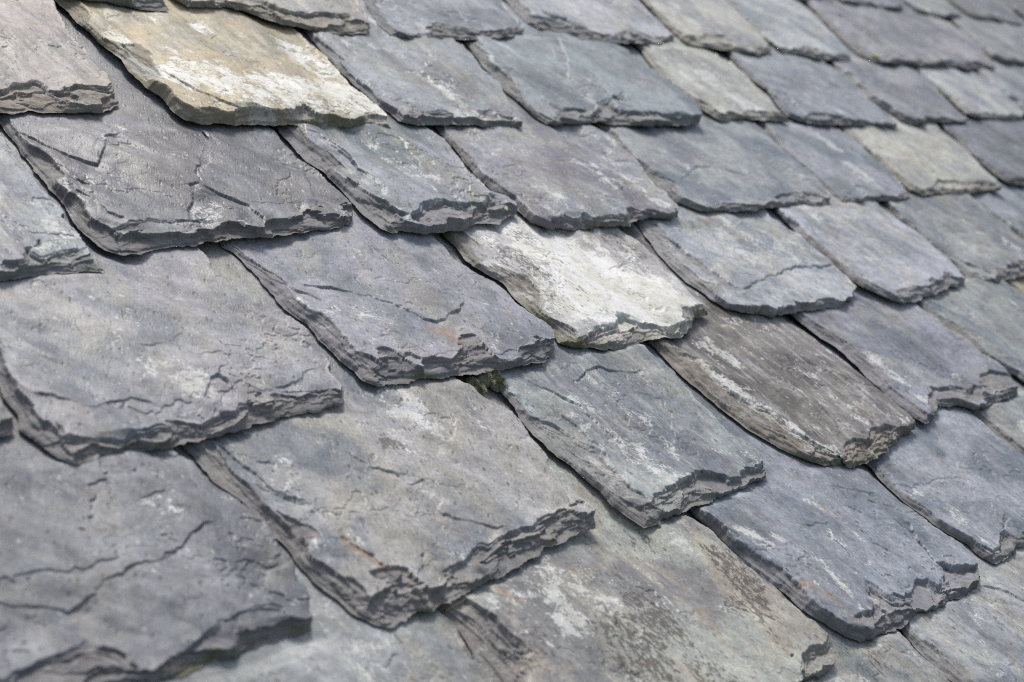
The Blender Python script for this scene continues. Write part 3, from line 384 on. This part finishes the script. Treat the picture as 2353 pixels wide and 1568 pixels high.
def build_slate(i, s):
    rnd = random.Random(100 + i); c = s['c']; e = expo(c); V = VC[c]; T = s['T']
    lift = s['lift'] if s['lift'] is not None else rnd.uniform(.0006, .0036)
    # base plane n = a + b v
    b = -TB / e; a = 2 * TB + lift - b * V
    pl = lambda pts, f: unproj(pts, a + f * T, b)
    Bp = pl(s['B'], 0.0); Lp = pl(s['L'], s['lz']); Rp = pl(s['R'], .95)
    c00 = Bp[0]; Lp = np.vstack([Lp[:-1], c00]); 
    c10 = (Bp[-1] * .5 + Rp[0] * .5); Rp[0] = c10; Bp[-1] = c10
    vtop = V + 2.3 * e
    Lp = np.vstack([[Lp[0, 0], vtop], Lp]) if Lp[0, 1] < vtop else Lp
    Rp = np.vstack([Rp, [Rp[-1, 0], vtop]]) if Rp[-1, 1] < vtop else Rp
    Lp = Lp[::-1]                                             # bottom -> top
    L0, R0 = Lp[-1], Rp[-1]
    ctr = np.array([(c00[0] + c10[0]) / 2, (c00[1] + c10[1]) / 2])
    q3 = np.array([ctr[0], ctr[1], 2 * TB]); depth = float(np.linalg.norm(q3 - CAM))
    fine, coarse = .00038 * depth, .00058 * depth
    wid = np.hypot(*(c10 - c00)); vis = e * 1.12 + .02; tot = vtop - ctr[1]
    edgeL = max(.02, s['wl'] * 1.9); edgeB = max(.02, s['wb'] * 1.9)
    sx = np.r_[np.arange(0, edgeL, fine), np.arange(edgeL, wid - .006, coarse), np.linspace(max(edgeL + .001, wid - .006), wid, 7)]; sx = np.unique(np.clip(sx / wid, 0, 1))
    ty = np.r_[np.arange(0, edgeB, fine), np.arange(edgeB, vis, coarse), np.linspace(vis, tot, 8)]; ty = np.unique(np.clip(ty / tot, 0, 1))
    nx, ny = len(sx), len(ty)
    # outlines, roughened
    sd0 = i * 5.3 + 1
    Lq = resample(Lp, ty); Rq = resample(Rp, ty); Bq = resample(Bp, sx)
    z0 = np.zeros_like(ty); env = np.minimum(1, ty * 40)
    Lq[:, 0] += env * (.0022 * fbm(Lq[:, 1], z0, 45, 3, sd0) + .0004 * fbm(Lq[:, 1], z0, 220, 2, sd0 + 1))
    Rq[:, 0] += env * (.0018 * fbm(Rq[:, 1], z0, 50, 3, sd0 + 2) + .0006 * fbm(Rq[:, 1], z0, 260, 2, sd0 + 3))
    zx = np.zeros_like(sx); envx = np.minimum(1, np.minimum(sx, 1 - sx) * 30)
    Bq[:, 1] += envx * (.0030 * fbm(Bq[:, 0], zx, 45, 3, sd0 + 4) + .0007 * fbm(Bq[:, 0], zx, 240, 2, sd0 + 5))
    ss, tt = np.meshgrid(sx, ty); S_ = ss[..., None]; T_ = tt[..., None]
    def chord(P, ts): return P[0] * (1 - ts)[:, None] + P[-1] * ts[:, None]
    dL = Lq - chord(Lq, ty); dR = Rq - chord(Rq, ty); dB = Bq - chord(Bq, sx)
    bil = (1 - S_) * (1 - T_) * c00 + S_ * (1 - T_) * c10 + (1 - S_) * T_ * L0 + S_ * T_ * R0
    P = bil + (1 - S_) ** 2 * dL[:, None, :] + S_ ** 2 * dR[:, None, :] + (1 - T_) ** 4 * dB[None, :, :]
    X = P[..., 0]; Y = P[..., 1]; x = (X - ctr[0]).astype(np.float32); y = (Y - ctr[1]).astype(np.float32)
    # distance in from the three free edges
    def cum(ax):
        d = np.hypot(np.diff(X, axis=ax), np.diff(Y, axis=ax)); z = np.zeros((1, nx) if ax == 0 else (ny, 1))
        return np.concatenate([z, np.cumsum(d, axis=ax)], axis=ax)
    dl = cum(1); dr = dl[:, -1:] - dl; db = cum(0)
    nse = fbm(x, y, 16, 2, sd0 + 6)
    wl = s['wl'] * np.clip(1 + 1.5 * nse, .25, 2.1); wb = s['wb'] * np.clip(1 + 1.9 * fbm(x, y, 17, 2, sd0 + 8), .18, 2.4)
    wr = .0035 * np.clip(1 + 1.2 * fbm(x, y, 30, 2, sd0 + 9), .3, 2)
    D = np.minimum(np.minimum(dl / wl, db / wb), dr / wr).astype(np.float32)
    vp = np.clip((Y - V) / e, 0, 1.0)
    thick = T + (TB - .0008 - T) * sst(vp, .0, .95)
    nL = max(4, int(T / .0021))
    lw = np.array([rnd.uniform(.35, 2.0) for _ in range(nL)]); lw /= lw.sum(); lc0 = np.r_[0, np.cumsum(lw)[:-1]]
    def layered(Dn, ax, ay, sdd, amp, pw, soft):
        """profile 0..1 of an edge broken into thin layers; (ax, ay) stretch the ledges along the edge"""
        out = np.ones_like(Dn); near = Dn < 2.4
        xs, ys, Ds = (x * ax)[near], (y * ay)[near], Dn[near]; acc = np.zeros_like(Ds); rs = np.zeros_like(Ds)
        for k in range(nL):
            f = lc0[k] + .15 * lw[k]
            o = f ** pw + amp * (.35 + .65 * f) * (facet(xs, ys, 1.0, 4, sdd + k * 1.9, .5) * .8 + .25 * fbm(xs, ys, .7, 2, sdd + k * 2.3))
            o = np.maximum(o, .02 + .2 * f) if k else o * 0 + .015
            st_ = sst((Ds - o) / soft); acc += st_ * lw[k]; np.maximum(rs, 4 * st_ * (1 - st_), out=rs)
        slope = np.clip((Ds + .22 * facet(xs * .8, ys * .8, 1.0, 3, sdd + 50)) / 1.15, 0, 1) ** .8 * sst(Ds, 0, .12)
        acc = np.where(acc > .999, 1, .5 * acc + .5 * np.minimum(slope, 1)) ; acc = np.where(Ds > 2.0, 1, acc)
        out[near] = acc; rise = np.zeros_like(Dn); rise[near] = rs; return out, rise
    pL, rL = layered((dl / wl).astype(np.float32), 80, 15, sd0 + 11, .62, 1.1, .10)
    pB, rB = layered((db / wb).astype(np.float32), 26, 80, sd0 + 31, .62, 1.25, .06)
    pR = sst(dr / wr, 0, 1).astype(np.float32)
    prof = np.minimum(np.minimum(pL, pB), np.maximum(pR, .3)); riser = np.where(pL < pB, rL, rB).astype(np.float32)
    edge = np.maximum(.55 * (1 - sst(D, .45, .95)), 1 - sst(prof, .90, .985)).astype(np.float32)
    # face: long undulation, warp and low terraces of cleavage
    ca, sa = math.cos(s['g']), math.sin(s['g'])
    gxx = x * ca + y * sa; gyy = -x * sa + y * ca
    wv = s['wav']; inn = sst(D, .3, 1.4)
    z = .0018 * wv * fbm(x, y, 7, 2, sd0 + 60) + .0030 * wv * facet(gxx, gyy * .6, 7, 3, sd0 + 61, .40)
    z = z + .0036 * wv * facet(gxx * 1.5, gyy * .28, 11, 3, sd0 + 62, .40)                  # ridges along the cleavage
    z = z + .0005 * wv * fbm(gxx, gyy * .4, 42, 3, sd0 + 63) + .0007 * wv * facet(gxx, gyy * .5, 36, 2, sd0 + 64)
    terr = 0
    for k in range(3):                                          # cleavage terraces: each layer ends along a torn line
        an = rnd.uniform(-.9, .9); c_, s_ = math.cos(an), math.sin(an)
        fld = (x * s_ + y * c_) * 9 + 1.1 * facet(x, y, 11, 5, sd0 + 65 + k, .55) + .5 * fbm(x, y, 7, 2, sd0 + 68 + k)
        th = rnd.uniform(-.7, .9); sg_ = (fld - th) / 11           # about metres from the torn line
        hgt = rnd.uniform(.0005, .0011) * wv * sst(fbm(x, y, 9, 1, sd0 + 70 + k), -.5, .45)
        terr = terr - hgt * np.exp(-np.maximum(-sg_, 0) / .035) * sst(-sg_ / .0009, -.5, .5)
    z = z + terr
    z = z * inn
    for pts, drop, run in s['steps']:
        q = pl(pts, .92) - ctr
        wx = .0030 * facet(x, y, 60, 3, sd0 + 90); wy = .0030 * facet(x, y, 60, 3, sd0 + 93)
        d, sg, al, LL = poly_dist(x + wx, y + wy, q)
        fade = sst(al, -.004, .012) * sst(LL - al, -.004, .012)
        run /= 1000; sd_ = d * sg
        if drop < 3.5: drop *= .85; run *= 1.8
        ns = max(1, int(drop / 1.3)); ef = 0
        for k in range(ns):                                    # deep breaks step down layer by layer
            of = 0 if k == 0 else k * .0016 * np.clip(1 + 1.2 * facet(x, y, 26, 2, sd0 + 130 + k), .1, 3)
            ef = ef + np.exp(-np.maximum(sd_ - of, 0) / run) * sst((sd_ - of) / .0008, -.5, .5) / ns
        vary = np.clip(.85 + .8 * fbm(x, y, 30, 2, sd0 + 95), .45, 1.4) if drop < 3.5 else 1.0
        z = z - drop / 1000 * ef * fade * vary * (.35 + .65 * inn)
        if drop >= 3.5:                                        # broken face below a deep step shows layered stone
            m_ = ef * fade
            lay = facet(x, y, 45, 4, sd0 + 96) * .6
            q_ = np.floor(lay * 4 + .5) / 4
            z = z + m_ * .0022 * (q_ * .8 + lay * .4)
            edge = np.maximum(edge, sst(m_, .22, .5) * .85); l4 = lay * 4 + .5; l4 = l4 - np.floor(l4)
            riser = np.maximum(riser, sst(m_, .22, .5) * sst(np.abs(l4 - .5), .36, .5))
        else:
            edge = np.maximum(edge, .12 * np.exp(-((sd_ - .0004) / .0008) ** 2) * fade * min(1, drop / 2))
    z = z + edge * (.0006 * facet(x, y, 90, 4, sd0 + 98)) * sst(D, .1, .5)
    top = np.maximum(prof * thick + z, .0004 + .10 * thick * sst(D, 0, .5))
    # under the next course keep clear of it
    cover = sst((Y - V) / e, .93, 1.02)
    top = top * (1 - cover) + np.minimum(top, thick - .0006) * cover
    lowr = thick * .14
    top = np.maximum(top, lowr)
    base = a + b * Y
    Zc = base + top
    # local frame: origin at the slate's lower-edge middle on its bed
    oz = 2 * TB
    co = np.stack([X - ctr[0], Y - ctr[1], Zc - oz], -1).reshape(-1, 3)
    idx = np.arange(nx * ny).reshape(ny, nx)
    quads = np.stack([idx[:-1, :-1], idx[:-1, 1:], idx[1:, 1:], idx[1:, :-1]], -1).reshape(-1, 4)
    loop = np.r_[idx[0, :], idx[1:, -1], idx[-1, -2::-1], idx[-2:0:-1, 0]]
    lc = co[loop].copy(); bz = (a + b * (lc[:, 1] + ctr[1])) - oz; 
    inw = -lc[:, :2] + np.array([0, (vtop - ctr[1]) * .45]); inw /= np.linalg.norm(inw, axis=1)[:, None]
    lc[:, :2] += inw * .0085; lc[:, 2] = bz - .0006       # undercut, so the rim throws a thin shadow
    nb = len(co); ring = nb + np.arange(len(loop)); nxt = np.roll(np.arange(len(loop)), -1)
    skirt = np.stack([loop, ring, ring[nxt], loop[nxt]], -1)
    co = np.vstack([co, lc])
    allq = np.vstack([quads, skirt])
    me = bpy.data.meshes.new('slate')
    nq = len(allq); nl = nq * 4 + len(loop)
    me.vertices.add(len(co)); me.vertices.foreach_set('co', co.astype(np.float32).ravel())
    me.loops.add(nl); me.loops.foreach_set('vertex_index', np.r_[allq.ravel(), ring[::-1]].astype(np.int32))
    me.polygons.add(nq + 1); me.polygons.foreach_set('loop_start', np.r_[np.arange(nq) * 4, nq * 4].astype(np.int32))
    me.polygons.foreach_set('use_smooth', np.r_[np.ones(nq, bool), False])
    me.update(calc_edges=True)
    def attr(name, arr, pad):
        at = me.attributes.new(name, 'FLOAT', 'POINT'); at.data.foreach_set('value', np.r_[arr.ravel(), np.full(len(loop), pad)].astype(np.float32))
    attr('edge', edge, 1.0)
    rim = (1 - sst(np.minimum(db, dl + .004), .001, .016 if s['k'] in ('white', 'tan') else .010)) * sst(fbm(x, y, 12, 2, sd0 + 110), -.1, .5)
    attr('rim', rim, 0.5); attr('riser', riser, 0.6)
    st = np.zeros((ny, nx, 4), np.float32); st[..., 3] = 1
    spots = [(ch, st_, rad / 1000, pl(pts, .92) - ctr) for ch, st_, rad, pts in s['stains']]
    for _ in range(5 - min(4, len(spots))):                     # a few stains of its own on every slate, drawn out downhill
        qx = rnd.uniform(-.45, .45) * wid; qy = rnd.uniform(.01, e); sk = rnd.uniform(.01, .06)
        spots.append((rnd.choice('ppdr'), rnd.uniform(.30, .62), rnd.uniform(.010, .032), np.array([[qx, qy + sk], [qx + rnd.uniform(-.01, .01), qy]])))
    for ch, strength, rad, q in spots:
        wx = .35 * rad * fbm(x, y, .6 / rad, 4, sd0 + 120); 
        if len(q) == 1: d = np.hypot(x - q[0, 0], y - q[0, 1])
        else: d = poly_dist(x, y, q)[0]
        v = strength * (1 - sst((d + wx) / rad, .25, 1.1))
        ci = 'pdr'.index(ch); st[..., ci] = np.clip(st[..., ci] + v, -1, 1)
    ca_ = me.attributes.new('stain', 'FLOAT_COLOR', 'POINT')
    full = np.vstack([st.reshape(-1, 4), np.tile([0, 0, 0, 1], (len(loop), 1))]).astype(np.float32)
    ca_.data.foreach_set('color', full.ravel())
    me.materials.append(slate_material(s['k'], 500 + i, s['g']))
    o = bpy.data.objects.new('slate', me); COL.objects.link(o)
    o.matrix_world = ROOF @ Matrix.Translation((ctr[0], ctr[1], oz))
    tag(o, s['label'], 'slate', 'slates laid in overlapping courses on the roof')
    return o, len(co)

tot = 0
for i, s in enumerate(SL):
    o, n = build_slate(i, s); tot += n
print('slates', len(SL), 'verts', tot, 'V', VC)

# ------------------------------------------------------------------ small things lying on the slates
def surface_point(px, py):
    """first hit of the ray through a photo point on the slates, world space, with the normal"""
    r = B3.T.T @ np.array([px - CX, -(py - CY), -FL]); r /= np.linalg.norm(r)
    dg = bpy.context.evaluated_depsgraph_get()
    Mr = ROOF.to_3x3()
    ok, loc, nor, *_ = S.ray_cast(dg, ROOF @ Vector(CAM), Mr @ Vector(r))
    return loc, nor
def add_mesh(name, verts, faces, mat, mw, smooth=True):
    me = bpy.data.meshes.new(name); me.from_pydata([tuple(v) for v in verts], [], faces); me.materials.append(mat)
    if smooth: me.polygons.foreach_set('use_smooth', [True] * len(me.polygons))
    o = bpy.data.objects.new(name, me); COL.objects.link(o); o.matrix_world = mw; return o
RN = ROOF.to_3x3()
def place(loc): return Matrix.Translation(loc) @ ROOF.to_3x3().to_4x4()
bpy.context.view_layer.update()
# moss tuft in the joint: many tiny pointed leaves over a lumpy cushion
def moss(px, py, w_, h_, d_, n, seed):
    rnd = random.Random(seed); V = []; F = []
    lumps = [(rnd.uniform(-w_, w_), rnd.uniform(-d_, d_), rnd.uniform(.35, .6) * h_) for _ in range(9)]
    for lx, ly, lr in lumps:
        b0 = len(V)
        for a_ in range(7):
            for t_ in range(10):
                ph = a_ / 6 * math.pi / 1.6; th = t_ / 10 * 6.283; rr = lr * rnd.uniform(.85, 1.1)
                V.append((lx + rr * 1.3 * math.sin(ph) * math.cos(th), ly + rr * 1.3 * math.sin(ph) * math.sin(th), rr * math.cos(ph) * 1.1 - .001))
        for a_ in range(6):
            for t_ in range(10):
                F.append((b0 + a_ * 10 + t_, b0 + a_ * 10 + (t_ + 1) % 10, b0 + a_ * 10 + 10 + (t_ + 1) % 10, b0 + a_ * 10 + 10 + t_))
    for _ in range(n):
        lx, ly, lr = rnd.choice(lumps); ph = rnd.uniform(0, 1.5); th = rnd.uniform(0, 6.283)
        dx, dy, dz = math.sin(ph) * math.cos(th), math.sin(ph) * math.sin(th), math.cos(ph)
        c = (lx + lr * 1.25 * dx, ly + lr * 1.25 * dy, lr * dz * 1.1); L_ = rnd.uniform(.0012, .0026); t2 = th + 1.57; ww = .0004
        b0 = len(V)
        V += [(c[0] - ww * math.cos(t2), c[1] - ww * math.sin(t2), c[2]), (c[0] + ww * math.cos(t2), c[1] + ww * math.sin(t2), c[2]),
              (c[0] + dx * L_ + rnd.uniform(-.0006, .0006), c[1] + dy * L_ + rnd.uniform(-.0006, .0006), c[2] + dz * L_)]
        F.append((b0, b0 + 1, b0 + 2))
    q = unproj([(px, py)], .016, 0)[0]; loc = ROOF @ Vector((q[0], q[1], .0135))
    return add_mesh('moss_tuft', V, F, plain_material('moss', (.17, .18, .12), (.33, .345, .25), 300, .95, .3), place(loc))
ms = moss(1110, 876, .024, .011, .0085, 3400, 4)
tag(ms, 'small green moss tuft in the joint under the thick cracked slate', 'moss')
def strand(name, pts, rad, mat, label, cat):
    V = []; F = []; P = [Vector(surface_point(*p)[0]) + RN @ Vector((0, 0, rad * 1.2)) for p in pts]
    o0 = P[0].copy(); inv = place(o0).inverted(); P = [inv @ p for p in P]
    Q = []
    for a_, b_ in zip(P[:-1], P[1:]): Q += [a_.lerp(b_, k / 4) for k in range(4)]
    Q.append(P[-1])
    for k, q in enumerate(Q):
        d = (Q[min(k + 1, len(Q) - 1)] - Q[max(k - 1, 0)]).normalized(); s1 = d.cross(Vector((0, 0, 1))).normalized(); s2 = d.cross(s1)
        rr = rad * (1 - .6 * k / len(Q))
        for t_ in range(6):
            an = t_ / 6 * 6.283; V.append(q + s1 * math.cos(an) * rr + s2 * math.sin(an) * rr)
    for k in range(len(Q) - 1):
        for t_ in range(6): F.append((k * 6 + t_, k * 6 + (t_ + 1) % 6, k * 6 + 6 + (t_ + 1) % 6, k * 6 + 6 + t_))
    F.append(tuple(range(5, -1, -1))); F.append(tuple(range(len(V) - 6, len(V))))
    o = add_mesh(name, V, F, mat, place(o0)); tag(o, label, cat); return o
straw = plain_material('straw', (.30, .24, .13), (.48, .40, .24), 200, .7, .2)
strand('grass_straw', [(1020, 1408), (1040, 1396), (1062, 1384), (1072, 1372)], .0011, straw, 'short dry straw under the thick craggy edge at the bottom centre', 'straw')
strand('twig', [(465, 305), (472, 314), (479, 321)], .0010, plain_material('twig_bark', (.03, .025, .02), (.07, .055, .045), 300), 'tiny dark twig under the lower edge of the tan slate', 'twig')
def fleck(name, px, py, lx, ly, th, ang, mat, label, cat):
    V = []; F = []; n = 14; rnd = random.Random(name)
    ca, sa = math.cos(ang), math.sin(ang)
    for ring, (k, z_) in enumerate(((1, 0.0), (1, th * .6), (.6, th), (0.02, th * 1.15))):
        for t_ in range(n):
            an = t_ / n * 6.283; r_ = k * (1 + .18 * math.sin(an * 3 + 1)); a_, b_ = lx * r_ * math.cos(an), ly * r_ * math.sin(an)
            V.append((a_ * ca - b_ * sa, a_ * sa + b_ * ca, z_))
    for q in range(3):
        for t_ in range(n): F.append((q * n + t_, q * n + (t_ + 1) % n, q * n + n + (t_ + 1) % n, q * n + n + t_))
    F.append(tuple(range(n - 1, -1, -1)))
    loc, nor = surface_point(px, py)
    q = RN.inverted() @ Vector(nor); M_ = RN @ Vector((0, 0, 1)).rotation_difference(q).to_matrix()
    o = add_mesh(name, V, F, mat, Matrix.Translation(loc - Vector(nor) * .0002) @ M_.to_4x4()); tag(o, label, cat); return o
fleck('leaf', 1160, 478, .0050, .0042, .0010, .3, plain_material('leaf_green', (.42, .50, .20), (.58, .64, .34), 200, .6, .1), 'tiny pale yellow green leaf on the purple broken slate foot', 'leaf')
fleck('bird_dropping', 557, 514, .0020, .0050, .0012, .5, plain_material('chalk_white', (.70, .70, .68), (.80, .80, .78), 300, .8, .2), 'small white dropping on the flaky edge of the broad dark slate', 'bird dropping')
fleck('lichen_tuft', 2012, 131, .0100, .0085, .004, .2, plain_material('lichen_yellow', (.32, .36, .08), (.48, .50, .16), 200, .8, .4), 'yellow green lichen tuft on the foot of the two toned slate', 'lichen')


# ------------------------------------------------------------------ roof deck and ground
def box(name, lo, hi, mat, mw):
    x0, y0, z0 = lo; x1, y1, z1 = hi
    v = [(x0, y0, z0), (x1, y0, z0), (x1, y1, z0), (x0, y1, z0), (x0, y0, z1), (x1, y0, z1), (x1, y1, z1), (x0, y1, z1)]
    f = [(0, 3, 2, 1), (4, 5, 6, 7), (0, 1, 5, 4), (1, 2, 6, 5), (2, 3, 7, 6), (3, 0, 4, 7)]
    me = bpy.data.meshes.new(name); me.from_pydata(v, [], f); me.materials.append(mat)
    o = bpy.data.objects.new(name, me); COL.objects.link(o); o.matrix_world = mw; return o
deck = box('roof_deck', (-1.6, -1.1, -.05), (4.6, 2.2, -.008), plain_material('deck_wood', (.05, .042, .036), (.10, .085, .07), 30, .9, .5, (1, .1, 1)), ROOF)
tag(deck, kind='structure')
gm = plain_material('grass', (.035, .05, .02), (.07, .09, .035), 3, .95)
me = bpy.data.meshes.new('ground'); me.from_pydata([(-400, -400, 0), (400, -400, 0), (400, 400, 0), (-400, 400, 0)], [], [(0, 1, 2, 3)]); me.materials.append(gm)
g = bpy.data.objects.new('ground', me); COL.objects.link(g); tag(g, kind='structure')
